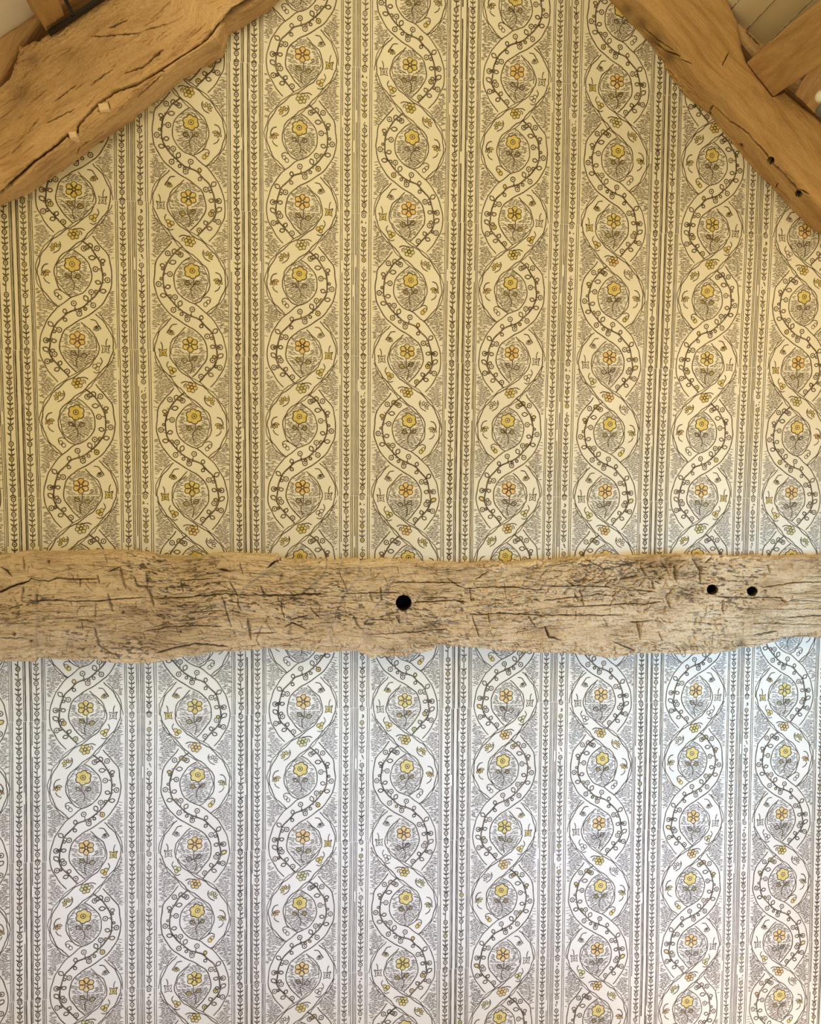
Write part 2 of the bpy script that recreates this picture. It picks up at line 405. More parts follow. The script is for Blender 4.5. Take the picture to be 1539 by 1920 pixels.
    for k in range(4):
        an = 1.0 + k * .62
        if c: s.disc(985 + 22 * math.cos(an), 740 + 34 * math.sin(an), 17, 12, c, 1, 8, an)
        s.ring(988 + 24 * math.cos(an), 742 + 30 * math.sin(an), 21, 8, 5.5, 1, 3, 10, an)
    arc([(958, 690), (990, 702), (1008, 740), (1000, 772)], 7); arc([(996, 800), (980, 830), (950, 848)], 6)
    # bud
    c = f(.7)
    if c: s.disc(888, 950, 22, 28, c, 1)
    s.ring(880, 955, 15, 19, 5.5, 1, 3, 10, .4); s.ring(900, 935, 14, 18, 5.5, 1, 3, 10, .4); arc([(866, 905), (892, 893), (918, 908), (914, 940)], 6)
    # lily
    c = f(.6)
    for k in range(4):
        an = 1.1 + k * .45
        if c: s.disc(612 + 26 * math.cos(an), 1172 + 30 * math.sin(an), 14, 10, c, 1)
        s.ring(610 + 22 * math.cos(an), 1170 + 28 * math.sin(an), 20, 7, 5, 1, 3, 10, an)
    arc([(655, 1126), (618, 1132), (598, 1160), (572, 1200)], 6.5)
    # big flower with six petals
    c = r.choice([2, 2, 3, 3]); ox, oy = r.uniform(-5, 5), r.uniform(-5, 5)
    s.disc(755 + ox, 1290 + oy, 50, 50, c, 1, 12)
    for k in range(6):
        an = k * math.pi / 3 + .5
        s.disc(755 + 39 * math.cos(an) + ox, 1290 + 39 * math.sin(an) + oy, 26, 26, c, 1, 10)
        s.ring(755 + 39 * math.cos(an), 1290 + 39 * math.sin(an), 25, 23, 6.5, 1, 3, 12, an)
    s.disc(755, 1290, 10, 10, c, 4); s.ring(755, 1290, 11, 11, 6, 1, 4)
    arc([(747, 1352), (748, 1400), (750, 1425), (768, 1460), (764, 1500), (752, 1528)], 6)
    arc([(750, 1428), (776, 1405), (800, 1392)], 6)
    lf = r.choice([None, None, 2, 4])
    leaf(s, 748, 1430, 3.35, 52, 19, 6, 1, lf, 14); leaf(s, 756, 1425, -.65, 50, 18, 6, 1, lf, 14)
    s.line([(742, 1428), (700, 1418)], 4); s.line([(765, 1415), (800, 1388)], 4)
    # rose
    c = r.choice([2, 2, 3]); ox, oy = r.uniform(-5, 5), r.uniform(-5, 5)
    a = np.linspace(0, 2 * np.pi, 49); rr = 50 + 13 * np.abs(np.sin(a * 3.0 + .4)) ** .7
    s.poly(np.stack([777 + ox + rr[:-1] * np.cos(a[:-1]), 686 + oy + rr[:-1] * np.sin(a[:-1])], 1), c, 1)
    s.line(np.stack([777 + rr * np.cos(a), 686 + rr * np.sin(a)], 1), 7); s.ring(780, 684, 20, 20, 6); s.disc(780, 684, 8, 8, 1, 3)
    arc([(782, 740), (790, 772), (786, 802), (768, 832), (768, 868), (776, 892)], 6)
    lf = r.choice([None, 2, 4])
    leaf(s, 772, 800, 3.6, 44, 19, 6, 1, lf, 16); leaf(s, 790, 800, -.6, 44, 15, 6, 1, lf, 12)
    s.line([(766, 795), (724, 772)], 4); s.line([(790, 796), (828, 768)], 4)
    return s

def chain(s, x, seed, heavy=1.0, broken=False):
    """ring-and-leaf chain down the repeat y 170..1370 about x"""
    r = random.Random(seed)
    ys = [182 + 124.5 * k for k in range(10)]
    for k, y in enumerate(ys):
        yn = ys[k + 1] if k < 9 else 1370 + 5
        y += r.uniform(-4, 4); xx = x + r.uniform(-2, 2)
        faint = broken and k < 4
        ink = 5 if faint or r.random() < .08 else 1
        if r.random() < .10: s.disc(xx, y, 17, 18, r.choice([2, 4]), 1)
        s.ring(xx, y, 16, 18.5, 7.6 * heavy, ink); s.disc(xx, y, 6, 6.5, ink)
        if faint and r.random() < .5:
            for q in range(5):
                px, py = xx + r.uniform(-16, 16), y + r.uniform(30, 92); s.line([(px, py), (px + r.uniform(-8, 8), py + 12)], 6, 1)
            continue
        L0, L1 = y + 21, yn - 20
        if L1 - L0 < 12: continue
        s.line([(xx, L0), (xx + r.uniform(-2, 2), L1)], 5.5 * heavy, ink)
        n = 2 if L1 - L0 > 60 else 1
        for q in range(n):
            yy = L0 + (q + .75) * (L1 - L0) / n
            if n == 1: yy = L1 - 4
            d = 1 if k % 10 < 9 else -1
            for sg in (-1, 1):
                if r.random() < .05: continue
                s.line([(xx, yy + 4 * d), (xx + sg * 11, yy - 3 * d), (xx + sg * 25 * r.uniform(.85, 1.05), yy - 15 * d)], 9.4 * heavy, ink, 3, True)

def stripes(kind, seed):
    s = Sheet(); r = random.Random(seed)
    K = 883.0
    sl = r.uniform(-3, 3); sh = r.uniform(-3, 3)
    if kind == 'AM':
        xs = [(-.141, 4), (-.126, 4.5), (-.034, 4.5), (-.019, 4.5), (.001, 5), (.016, 5), (.031, 4.5), (.124, 4.5), (.142, 4)]
        chain(s, 0 - .081 * K + sh, seed + 1); chain(s, .075 * K + sh, seed + 2, 1, True)
    else:
        xs = [(-.165, 3.5), (-.150, 4), (-.136, 5), (-.037, 5), (-.021, 9), (.021, 9), (.035, 5), (.124, 5), (.137, 5), (.152, 4)]
        chain(s, -.082 * K + sh, seed + 1, 1.15); chain(s, .075 * K + sh, seed + 2, 1.0)
    for u, w in xs:
        n = 25; yy = np.linspace(172, 1368, n)
        P = np.stack([u * K + sh + np.linspace(sl, -sl, n) + np.array([r.uniform(-.8, .8) for _ in range(n)]), yy], 1)
        if r.random() < .15:
            k = r.randrange(4, 18); s.line(P[:k], w); s.line(P[k + 1:], w)
        else: s.line(P, w)
    return s

def arrays(s):
    return (np.array(s.v, float), np.array(s.q, int).reshape(-1, 5), np.array(s.t, int).reshape(-1, 4))
MOT = [arrays(motif(k)) for k in range(5)]
STR = {'AM': [arrays(stripes('AM', 50 + 10 * k)) for k in range(4)], 'MA': [arrays(stripes('MA', 150 + 10 * k)) for k in range(4)]}

# slight unplumb of the hung paper, measured at four heights (column units)
ZZ = np.array([-4.8, -2.1, 0.0, 2.5]); DL = np.array([-.031, .012, 0.0, -.027]); DR = np.array([.028, -.016, -.025, .009])
def hang(u, Z):
    a = np.interp(Z, ZZ, DL); b = np.interp(Z, ZZ, DR)
    return u + a + (b - a) * u / 7.0

def build_wall():
    ZC = -1.14                                   # panels meet behind the tie beam
    Vs = []; Qs = []; Ts = []; Qm = []; Tm = []; n = 0
    r = random.Random(3)
    for panel, T, vo, r0, r1 in (('up', 1.3184, 0.0, -1, 4), ('lo', 1.3312, -2.055, -3, 1)):
        for u0 in range(-2, 9):
            for k in range(r0, r1 + 1):
                # vertical offset of block joints between printed columns
                odd = u0 % 2
                for what in ('motif', 'stripe'):
                    if what == 'motif':
                        V, Q, Tt = MOT[r.randrange(5)]
                        # column between gap u0 and u0+1 ; M when u0 is odd (right of an AM gap)
                        X = (V[:, 0] - 762) / 883.0
                        if not odd: X = -X
                        U = u0 + .5 + X
                        Vv = -(V[:, 1] - 170) / 1200.0 + k + (0.0 if odd else .012)
                    else:
                        V, Q, Tt = STR['AM' if odd else 'MA'][r.randrange(4)]
                        U = u0 + V[:, 0] / 883.0
                        Vv = -(V[:, 1] - 170) / 1200.0 + k + (.022 if odd else -.006)
                    Z = Vv * T + vo
                    if panel == 'up' and Z.max() < ZC: continue
                    if panel == 'lo' and Z.min() > ZC: continue
                    X3 = hang(U, Z)
                    Y3 = -V[:, 2] * .00016
                    P = np.stack([X3 * S, Y3, Z * S], 1)
                    # keep faces on this panel's side and inside the built wall
                    ok = (Z > ZC) if panel == 'up' else (Z < ZC)
                    ok &= (X3 > -.9) & (X3 < 8.6) & (Z > -6.3) & (Z < 5.4)
                    qk = ok[Q[:, :4]].all(1); tk = ok[Tt[:, :3]].all(1)
                    Vs.append(P); Qs.append(Q[qk, :4] + n); Qm.append(Q[qk, 4]); Ts.append(Tt[tk, :3] + n); Tm.append(Tt[tk, 3]); n += len(P)
    V = np.concatenate(Vs); Q = np.concatenate(Qs); T = np.concatenate(Ts)
    mi = np.concatenate([np.concatenate(Qm), np.concatenate(Tm)])
    # paper sheet itself, a subdivided face plus the wall body behind it
    xs = np.linspace(-.95 * S, 8.65 * S, 25); zs = np.linspace(-6.4 * S, 5.5 * S, 31)
    G = np.array([(x, 0, z) for z in zs for x in xs]); nx = len(xs)
    gq = np.array([(j * nx + i, j * nx + i + 1, (j + 1) * nx + i + 1, (j + 1) * nx + i) for j in range(len(zs) - 1) for i in range(nx - 1)])
    x0, x1, z0, z1 = xs[0], xs[-1], zs[0], zs[-1]; e = .0005
    Bx = np.array([(x0, e, z0), (x1, e, z0), (x1, e, z1), (x0, e, z1), (x0, .12, z0), (x1, .12, z0), (x1, .12, z1), (x0, .12, z1)])
    bq = np.array([(0, 1, 2, 3), (5, 4, 7, 6), (4, 5, 1, 0), (3, 2, 6, 7), (4, 0, 3, 7), (1, 5, 6, 2)])
    n0 = len(V); n1 = n0 + len(G)
    VV = np.concatenate([V, G, Bx])
    QQ = np.concatenate([Q, gq + n0, bq + n1])
    # wind ink faces toward the room: fine both ways (two-sided shading), keep as drawn
    mi = np.concatenate([np.concatenate(Qm), np.zeros(len(gq) + len(bq), int), np.concatenate(Tm)])
    me = mesh_np('wall_back', VV, [QQ, T], [M_PAPER, M_INK, M_YEL, M_GOLD, M_PALE, M_HATCH], mi, smooth=False)
    print('wall faces', len(QQ) + len(T))
    return link('wall_back', me, kind='structure', label='gable wall papered with printed twining ribbon, rose and stripe pattern')
build_wall()

# ------------------------------------------------------------------ timbers
def crop(ox, oy, sc, pts): return [(ox + x / sc, oy + y / sc) for x, y in pts]

def resample(pts, n):
    P = np.asarray(pts, float); d = np.r_[0, np.cumsum(np.linalg.norm(np.diff(P, axis=0), axis=1))]
    t = np.linspace(0, d[-1], n)
    return np.stack([np.interp(t, d, P[:, 0]), np.interp(t, d, P[:, 1])], 1)

def seg_dist(px, pts):
    """distance of pixels (n,2) to polyline, and param"""
    D = np.full(len(px), 1e9); P = np.asarray(pts, float)
    for a, b in zip(P[:-1], P[1:]):
        ab = b - a; t = np.clip(((px - a) @ ab) / (ab @ ab + 1e-9), 0, 1)
        D = np.minimum(D, np.linalg.norm(px - a - t[:, None] * ab, axis=1))
    return D

def timber(name, inner, outer, depth, nt, nf, rad, mat, cracks=(), holes=(), gouges=(), amp=.003, rough=.0012, seed=0, parent=None, back_y=0.0, tool=0.0, outer_plane=True, ends=True):
    """squared timber lying on the wall. inner: pixel polyline where it meets the wall; outer: pixel polyline of its far
    front edge. Both are laid out in the wall plane / front plane, then the section is wrapped round with real depth."""
    I = resample(inner, nt); O = resample(outer, nt)
    Pi = back(I[:, 0], I[:, 1], back_y); Po = back(O[:, 0], O[:, 1], -depth if outer_plane else back_y)
    Pi = Pi[:, [0, 2]]; Po = Po[:, [0, 2]]
    Wd = np.linalg.norm(Po - Pi, axis=1); E = (Po - Pi) / Wd[:, None]
    dd = depth + back_y
    # section path
    ns = max(8, int(dd / .0016)); nc = 20
    rows = []
    for k in range(ns): rows.append(('s', (dd - rad) * k / ns))
    for k in range(nc): rows.append(('c', k / nc))
    for k in range(nf + 1): rows.append(('f', k / nf))
    for k in range(1, nc + 1): rows.append(('d', k / nc))
    for k in range(1, 7): rows.append(('e', k / 6))
    A = []; Bd = []; NA = []; NB = []; AL = []
    for ty, q in rows:
        if ty == 's': a = 0 * Wd; b = q + 0 * Wd; na, nb = -1, 0; al = q + 0 * Wd
        elif ty == 'c':
            th = q * np.pi / 2; a = rad * (1 - np.cos(th)) + 0 * Wd; b = dd - rad + rad * np.sin(th) + 0 * Wd; na, nb = -np.cos(th), np.sin(th); al = dd - rad + rad * th + 0 * Wd
        elif ty == 'f': a = rad + q * (Wd - 2 * rad); b = dd + 0 * Wd; na, nb = 0, 1; al = dd + rad * .57 + a - rad
        elif ty == 'd':
            th = q * np.pi / 2; a = Wd - rad + rad * np.sin(th); b = dd - rad + rad * np.cos(th) + 0 * Wd; na, nb = np.sin(th), np.cos(th); al = dd + Wd - rad + rad * th
        else: a = Wd + 0; b = (dd - rad) * (1 - q) + 0 * Wd; na, nb = 1, 0; al = dd + Wd + q * dd
        A.append(a); Bd.append(b); NA.append(na + 0 * Wd); NB.append(nb + 0 * Wd); AL.append(al)
    A, Bd, NA, NB, AL = [np.stack(z) for z in (A, Bd, NA, NB, AL)]
    mid = (Pi + Po) / 2; T = np.r_[0, np.cumsum(np.linalg.norm(np.diff(mid, axis=0), axis=1))]
    TT = np.broadcast_to(T, A.shape)
    X = Pi[None, :, 0] + E[None, :, 0] * A; Z = Pi[None, :, 1] + E[None, :, 1] * A; Y = back_y - Bd
    P = np.stack([X, Y, Z], -1).reshape(-1, 3)
    Nn = np.stack([E[None, :, 0] * NA, -NB, E[None, :, 1] * NA], -1).reshape(-1, 3)
    px = project(P)
    t = TT.ravel(); al = AL.ravel(); front = NB.ravel() > .3
    h = amp * fbm(t * 5, al * 12, 4, seed) + rough * fbm(t * 40, al * 220, 4, seed + 5) + rough * .8 * fbm(t * 160, al * 300, 3, seed + 8)
    if tool:
        # shallow scallops left by the adze
        ph = t * 9 + 1.5 * fbm(t * 2, al * 6, 2, seed + 11); fr = ph - np.floor(ph)
        h += tool * (fr - .5) * np.clip(fbm(t * 3, al * 8, 2, seed + 14) * 2 + .4, 0, 1)
        # ragged fibres: fine long troughs where the noise passes zero
        z = fbm(t * 9, al * 130, 4, seed + 21); fm = np.exp(-(z / .04) ** 2) * np.clip(.45 + 1.8 * fbm(t * 4, al * 9, 2, seed + 23), 0, 1); h -= .0030 * fm
        z = fbm(t * 60, al * 60, 3, seed + 31); h -= .0028 * np.clip((z - .30) / .2, 0, 1)
    gr = np.zeros(len(P))  # per-vertex darkening: dirt together with painted shade
    if tool:
        gr = .42 * fm
        z = fbm(t * 75, al * 230, 3, seed + 51); q2 = np.clip((z - .22) / .12, 0, 1) * np.clip(.4 + 1.6 * fbm(t * 6, al * 10, 2, seed + 53), 0, 1); gr = np.maximum(gr, .7 * q2); h -= .0022 * q2
        z = fbm(t * 60, al * 60, 3, seed + 31); gr = np.maximum(gr, .12 * np.clip((z - .32) / .2, 0, 1))
    wx = px + np.stack([fbm(px[:, 0] / 9, px[:, 1] / 9, 3, seed + 41), fbm(px[:, 0] / 9, px[:, 1] / 9, 3, seed + 43)], 1) * 1.5
    order = np.argsort(px[:, 0]); sx = px[order, 0]
    for c in cracks:
        pts, w, dp = c[:3]; gf = c[3] if len(c) > 3 else .95
        q = np.asarray(pts); mg = 4.5 * w + 4; lo = q.min(0) - mg; hi = q.max(0) + mg
        a0, a1 = np.searchsorted(sx, (lo[0], hi[0])); m = order[a0:a1]
        m = m[(px[m, 1] > lo[1]) & (px[m, 1] < hi[1])]
        if not len(m): continue
        d = seg_dist(wx[m], pts)
        var = .92 + .3 * fbm(px[m, 0] / 14, px[m, 1] / 14, 2, seed + 61)
        ends_ = np.minimum(np.linalg.norm(px[m] - q[0], axis=1), np.linalg.norm(px[m] - q[-1], axis=1))
        var = var * (.35 + .65 * np.clip(ends_ / 9.0, 0, 1))
        k = np.exp(-(d / (w * var)) ** 2 * 1.0)
        h[m] -= dp * k; gr[m] = np.maximum(gr[m], np.clip(k * 1.05, 0, 1) * gf)
        h[m] += .0007 * np.exp(-((d - 2.6 * w) / (1.2 * w)) ** 2)
    for (x, y, ra, dp, soft) in gouges:      # broad dents and knots
        d2 = ((wx[:, 0] - x) ** 2 + (wx[:, 1] - y) ** 2) / ra ** 2
        k = np.exp(-d2); h -= dp * k; gr = np.maximum(gr, soft * np.exp(-d2 * 1.2))
    for (x, y, rx, ry) in holes:
        d = np.sqrt(((px[:, 0] - x) / rx) ** 2 + ((px[:, 1] - y) / ry) ** 2)
        k = np.clip((1.08 - d) / .10, 0, 1)
        dp = min(.06, depth * .94)
        h = np.where(k > 0, h * (1 - k) - dp * k, h)
        gr = np.maximum(gr, np.clip((1.17 - d) / .06, 0, 1))  # hole walls and floor coloured near-black to stand for shade
    P = P + Nn * h[:, None]
    P[:, 1] = np.minimum(P[:, 1], back_y - .0003) if back_y <= 0 else P[:, 1]
    R_, C_ = A.shape
    idx = np.arange(R_ * C_).reshape(R_, C_)
    q = np.stack([idx[:-1, :-1], idx[:-1, 1:], idx[1:, 1:], idx[1:, :-1]], -1).reshape(-1, 4)
    uv = np.stack([t, al], 1) + seed * .37
    # end caps and back as a fan of quads
    V = [P]; F = [q]
    if ends:
        for col in (0, C_ - 1):
            e = idx[:, col]; n2 = len(e) // 2
            F.append(np.array([(e[k], e[k + 1], e[len(e) - 2 - k], e[len(e) - 1 - k]) for k in range(n2 - 1)]))
        F.append(np.stack([idx[0, :-1], idx[-1, :-1], idx[-1, 1:], idx[0, 1:]], -1))
    me = mesh_np(name, np.concatenate(V), F, [mat], None, uv, {'grime_shade': gr})
    return link(name, me, parent)

# tie beam --------------------------------------------------------------
top = [(-40, 1038), (0, 1036.5), (34, 1034), (51, 1031), (68, 1029), (118, 1030), (203, 1030), (253, 1032), (287, 1035.5), (311, 1042), (338, 1045.6), (365, 1044), (399, 1035), (426, 1033), (456, 1036.5), (490, 1040), (520, 1043), (544, 1048), (584, 1050.5), (635, 1051), (686, 1050), (736, 1048), (770, 1050), (794, 1053), (838, 1054), (905, 1055), (973, 1053), (1019, 1050.5), (1053, 1048), (1087, 1043), (1120, 1040), (1154, 1041), (1188, 1042), (1208, 1040), (1289, 1039), (1357, 1040), (1441, 1040), (1539, 1039), (1590, 1039)]
bot = [(-40, 1243), (0, 1242.5), (51, 1239), (101, 1238), (142, 1236.5), (189, 1240), (236, 1240.5), (287, 1239), (311, 1237), (331, 1233), (355, 1230), (399, 1226), (439, 1223), (473, 1220), (520, 1217), (544, 1218), (584, 1220), (611, 1224), (635, 1222), (662, 1220), (682, 1224.5), (699, 1231), (730, 1229.6), (770, 1228), (797, 1222), (817, 1213), (831, 1209), (871, 1209), (899, 1213), (922, 1217), (956, 1217), (983, 1220), (1020, 1222), (1070, 1224.5), (1120, 1230), (1171, 1231), (1198, 1226), (1228, 1223), (1272, 1222), (1340, 1223.5), (1374, 1222), (1397, 1216), (1424, 1214), (1455, 1206), (1468, 1199), (1539, 1198.5), (1590, 1198)]
cr = []
def adz(p, w, d):
    x = abs(p[-1][0] - p[0][0]); y = abs(p[-1][1] - p[0][1])
    return (w * (1.25 if y > x else 1), d, .55 if y > x else .9)      # cross-grain adze cuts are painted less dark than splits
def A_(*p, w=1.1, d=.006): cr.append((crop(0, 1000, 2.96, p), *adz(p, w, d)))
def B_(*p, w=1.1, d=.006): cr.append((crop(500, 1010, 2.96, p), *adz(p, w, d)))
def C_(*p, w=1.1, d=.006): cr.append((crop(1019, 1010, 2.96, p), *adz(p, w, d)))
A_((-80, 345), (0, 325), (80, 290), (150, 272), w=1.9, d=.014); A_((150, 270), (170, 255), (260, 270), (310, 250), (430, 258), (540, 256), w=1.2)
A_((205, 378), (300, 372), (430, 378), (560, 375), (690, 362), (800, 358)); A_((855, 365), (1000, 358), (1150, 345), (1250, 335), (1380, 345), (1560, 338))
A_((130, 135), (132, 200), w=2.2, d=.004); A_((122, 300), (124, 380), w=2, d=.003); A_((200, 345), (200, 400), w=1.3); A_((440, 260), (442, 300)); A_((540, 235), (552, 275), w=1.6)
A_((600, 340), (610, 390), (625, 430), w=2.6); A_((665, 190), (680, 260), (700, 310), w=2.4); A_((600, 215), (660, 190), w=2.0, d=.004); A_((745, 240), (760, 290), w=1.4); A_((812, 215), (818, 285), w=2.4, d=.005)
A_((800, 290), (830, 330), (850, 400), w=2.2, d=.008); A_((1003, 255), (1015, 325), w=1.4); A_((1005, 260), (1180, 250)); A_((1213, 200), (1275, 212), w=2.2, d=.009); A_((1275, 265), (1305, 320), (1320, 350), w=1.6)
A_((1320, 360), (1322, 400), (1336, 430)); A_((1370, 480), (1380, 530), (1390, 590), w=2.2, d=.009); A_((1450, 295), (1465, 345), w=1.5); A_((530, 385), (530, 480), w=1.2, d=.003)
A_((455, 480), (462, 530)); A_((525, 530), (545, 620), (600, 660), (640, 670), w=1.5); A_((1230, 350), (1260, 450), (1282, 520), w=.9); A_((1050, 440), (1230, 430), w=.9); A_((950, 520), (1100, 516), (1230, 520)); A_((800, 545), (950, 520), w=.9)
A_((870, 662), (950, 640), (1080, 612), (1260, 628), w=1.8, d=.005); A_((0, 583), (140, 580), w=1.0); A_((0, 190), (30, 210), (60, 240), w=2.4, d=.004); A_((580, 120), (598, 165), w=1, d=.003); A_((440, 480), (530, 490), w=.8)
A_((390, 375), (400, 400)); A_((750, 295), (860, 295), w=.9); A_((860, 300), (990, 300), w=.7, d=.003); A_((1400, 560), (1539, 550), w=1.2, d=.004); A_((1420, 600), (1450, 520), w=1, d=.003)
A_((1490, 180), (1539, 150), w=1.6, d=.005); A_((1330, 160), (1350, 230), w=1.0, d=.003); A_((140, 430), (420, 438), w=.6, d=.003); A_((100, 480), (430, 470), w=.6, d=.003)
B_((0, 318), (150, 312), (330, 305), w=1.3, d=.008); B_((430, 305), (600, 300), (730, 300)); B_((60, 320), (62, 350), (80, 352), (85, 400), (97, 440)); B_((800, 357), (900, 350), (1040, 344), (1110, 355), w=1.3, d=.008)
B_((700, 243), (900, 243), (1080, 246)); B_((1100, 278), (1250, 270), (1380, 272), (1545, 287)); B_((1130, 422), (1300, 415), (1450, 420), (1539, 430)); B_((1130, 275), (1135, 350)); B_((1140, 430), (1160, 500), (1178, 545))
B_((480, 430), (500, 480), (530, 500), w=1.8); B_((570, 300), (585, 345), w=1.8, d=.005); B_((630, 270), (634, 345), w=1.6); B_((240, 385), (292, 440)); B_((130, 455), (230, 425)); B_((100, 490), (135, 470), (220, 505), w=1.5)
B_((620, 530), (800, 520), (1000, 500), w=.9); B_((1230, 420), (1236, 465), w=1.4); B_((1450, 430), (1490, 490)); B_((400, 180), (430, 250), (445, 300), w=.9, d=.003); B_((0, 160), (80, 110), w=2, d=.005)
B_((720, 430), (740, 470), w=2.2, d=.005); B_((540, 450), (700, 452), w=.8); B_((860, 330), (1000, 325), w=.7); B_((1000, 220), (1060, 260), (1100, 275), w=.9); B_((1160, 230), (1230, 180), w=1.4, d=.004)
B_((1250, 340), (1320, 345), w=.8); B_((1320, 250), (1330, 330), w=.8, d=.003); B_((1480, 335), (1510, 345), w=1.5)
C_((0, 262), (100, 264), (200, 262), (370, 270), w=1.3, d=.005); C_((0, 345), (120, 330), (200, 325), (300, 308), (400, 320)); C_((90, 380), (400, 367), (600, 362), (645, 350), w=1.2)
C_((450, 285), (620, 295)); C_((0, 425), (430, 425)); C_((470, 466), (600, 456)); C_((515, 460), (530, 520), (530, 560), w=1.5); C_((635, 515), (652, 560)); C_((728, 150), (740, 240), w=1.9, d=.006)
C_((825, 110), (865, 170), (876, 245), w=1.8, d=.006); C_((715, 280), (680, 325), (705, 385), w=2.0, d=.005); C_((600, 235), (616, 280)); C_((1215, 272), (1330, 258), (1400, 243), (1560, 243), w=1.1); C_((960, 322), (1100, 328), (1320, 330))
C_((990, 340), (1000, 420)); C_((1250, 150), (1266, 190), w=1.4); C_((1340, 350), (1400, 340), (1560, 355), w=.7); C_((1350, 440), (1560, 425), w=1.2, d=.005); C_((540, 150), (565, 200), w=1.4); C_((200, 280), (222, 370), w=1.5, d=.005)
C_((170, 300), (188, 345)); C_((10, 490), (30, 545), (90, 560), w=2, d=.006); C_((895, 135), (930, 105), w=2.2, d=.006); C_((1100, 390), (1560, 390), w=.6, d=.003); C_((1150, 470), (1560, 480), w=.7, d=.003)
C_((430, 230), (520, 210), w=2.4, d=.005); C_((650, 120), (700, 200), w=.9, d=.003); C_((780, 460), (930, 470), w=.7, d=.003); C_((940, 520), (930, 590), w=1.1, d=.003); C_((1170, 535), (1300, 515), w=2, d=.004)
C_((300, 130), (500, 150), w=.8, d=.003); C_((0, 155), (180, 130), w=.8, d=.003); C_((220, 110), (340, 170), (520, 130), w=1.1, d=.004); C_((380, 570), (500, 620), w=1.6, d=.004); C_((1310, 325), (1335, 355), w=1.6)
gz = []
for x, y, r_ in ((305, 372, 2.6), (680, 440, 3.6), (925, 305, 2.6), (915, 352, 2.4), (320, 440, 1.8), (80, 560, 3), (170, 600, 4), (265, 160, 3.4), (1245, 385, 3), (1000, 550, 2.5)): gz.append((x / 2.96, 1000 + y / 2.96, r_, .006, .9))
for x, y, r_ in ((1100, 580, 8), (1090, 600, 5), (520, 350, 5), (450, 220, 8), (1220, 340, 2)): gz.append((1019 + x / 2.96, 1010 + y / 2.96, r_, .006, .55))
for x, y, r_ in ((340, 450, 14), (590, 300, 7), (80, 210, 7), (560, 540, 12), (800, 390, 5)): gz.append((500 + x / 2.96, 1010 + y / 2.96, r_, .004, .35))
for x, y, r_ in ((640, 230, 10), (380, 610, 14), (30, 200, 8), (820, 260, 8), (1240, 220, 9)): gz.append((x / 2.96, 1000 + y / 2.96, r_, .004, .25))
rs = np.random.RandomState(8)
def wander(x, y, dx, dy, L, n=6, wob=1.0):
    t = np.linspace(0, 1, n); q = np.cumsum(rs.normal(0, wob, n)) * .6
    return [(x + dx * L * a - dy * b, y + dy * L * a + dx * b) for a, b in zip(t, q)]
for _ in range(900):
    x = rs.uniform(-30, 1570); y = 1045 + rs.uniform(.03, .97) * 178; L = rs.uniform(6, 46) * (1.6 if x > 1380 else 1)
    a = rs.normal(-.02, .04 if x > 1300 else .10)
    cr.append((wander(x, y, 1, a, L, 6, .9), rs.uniform(.4, .8), rs.uniform(.0015, .004), rs.uniform(.1, .75)))
for _ in range(260):
    x = rs.uniform(0, 1400); y = rs.uniform(1055, 1215); L = rs.uniform(4, 16); a = rs.normal(.3, .5)
    cr.append((wander(x, y, a, 1, L, 5, 1.3), rs.uniform(.5, 1.5), rs.uniform(.0015, .004), rs.uniform(.1, .55)))
for _ in range(240):      # torn, rotted patch right of the middle
    x = rs.normal(1120, 75); y = rs.normal(1092, 32); L = rs.uniform(4, 18); a = rs.uniform(-1.0, .5)
    if y < 1050: continue
    cr.append((wander(x, y, 1, a, L, 5, 2.0), rs.uniform(.6, 2.0), rs.uniform(.002, .005), rs.uniform(.2, .6)))
for _ in range(300):      # crumbling lower edge
    x = rs.uniform(0, 1400); y = np.interp(x, [p[0] for p in bot], [p[1] for p in bot]) - abs(rs.normal(6, 9))
    cr.append((wander(x, y, 1, rs.normal(0, .6), rs.uniform(2, 8), 4, 1.5), rs.uniform(.6, 1.6), rs.uniform(.002, .004), rs.uniform(.1, .6)))
beam = timber('tie_beam', top, bot, .05, 2300, 250, .008, M_TIE, cr, [(756.5, 1130, 13, 13.3), (1335.5, 1105.5, 9, 8.5), (1411, 1109, 9.5, 8)], gz, amp=.009, rough=.0026, seed=1, tool=.007)
beam['label'] = 'long horizontal pale hewn oak tie beam with peg holes crossing the papered wall'; beam['category'] = 'beam'

rs = np.random.RandomState(9)
# left rafter --------------------------------------------------------------
lc = []
def LCk(*p, w=1.1, d=.008): lc.append((crop(0, 0, 2.96, p), w * 1.25, d * 1.2))
LCk((-60, 1110), (0, 1065), (70, 1010), (200, 890), (300, 820), (370, 752), w=1.9, d=.014); LCk((430, 750), (432, 700), (530, 590), (640, 505), (760, 465), (890, 385), (960, 345), (1120, 240), w=1.6, d=.012)
LCk((690, 402), (790, 370), (830, 330), (900, 270), w=1.1, d=.006); LCk((1120, 240), (1180, 170), (1250, 110), (1320, 55), (1440, -30), w=2.4, d=.012); LCk((1250, 110), (1300, 60), (1390, 0), w=3.2, d=.01)
LCk((430, 860), (440, 820), (500, 780), w=1.1, d=.005); LCk((160, 720), (215, 655), w=1.0, d=.005); LCk((400, 740), (370, 752), (410, 775), w=1.2, d=.005); LCk((890, 385), (915, 400), w=1.4)
LCk((600, 560), (610, 610), (545, 620), w=1.0, d=.004); LCk((250, 690), (420, 610), w=.8, d=.003); LCk((500, 200), (760, 180), (920, 130), w=.8, d=.003); LCk((300, 560), (420, 470), w=.8, d=.003)
LCk((600, 150), (700, 110), w=1.2, d=.003); LCk((760, 540), (900, 420), w=.8, d=.003); LCk((500, 470), (620, 380), w=.8, d=.003)
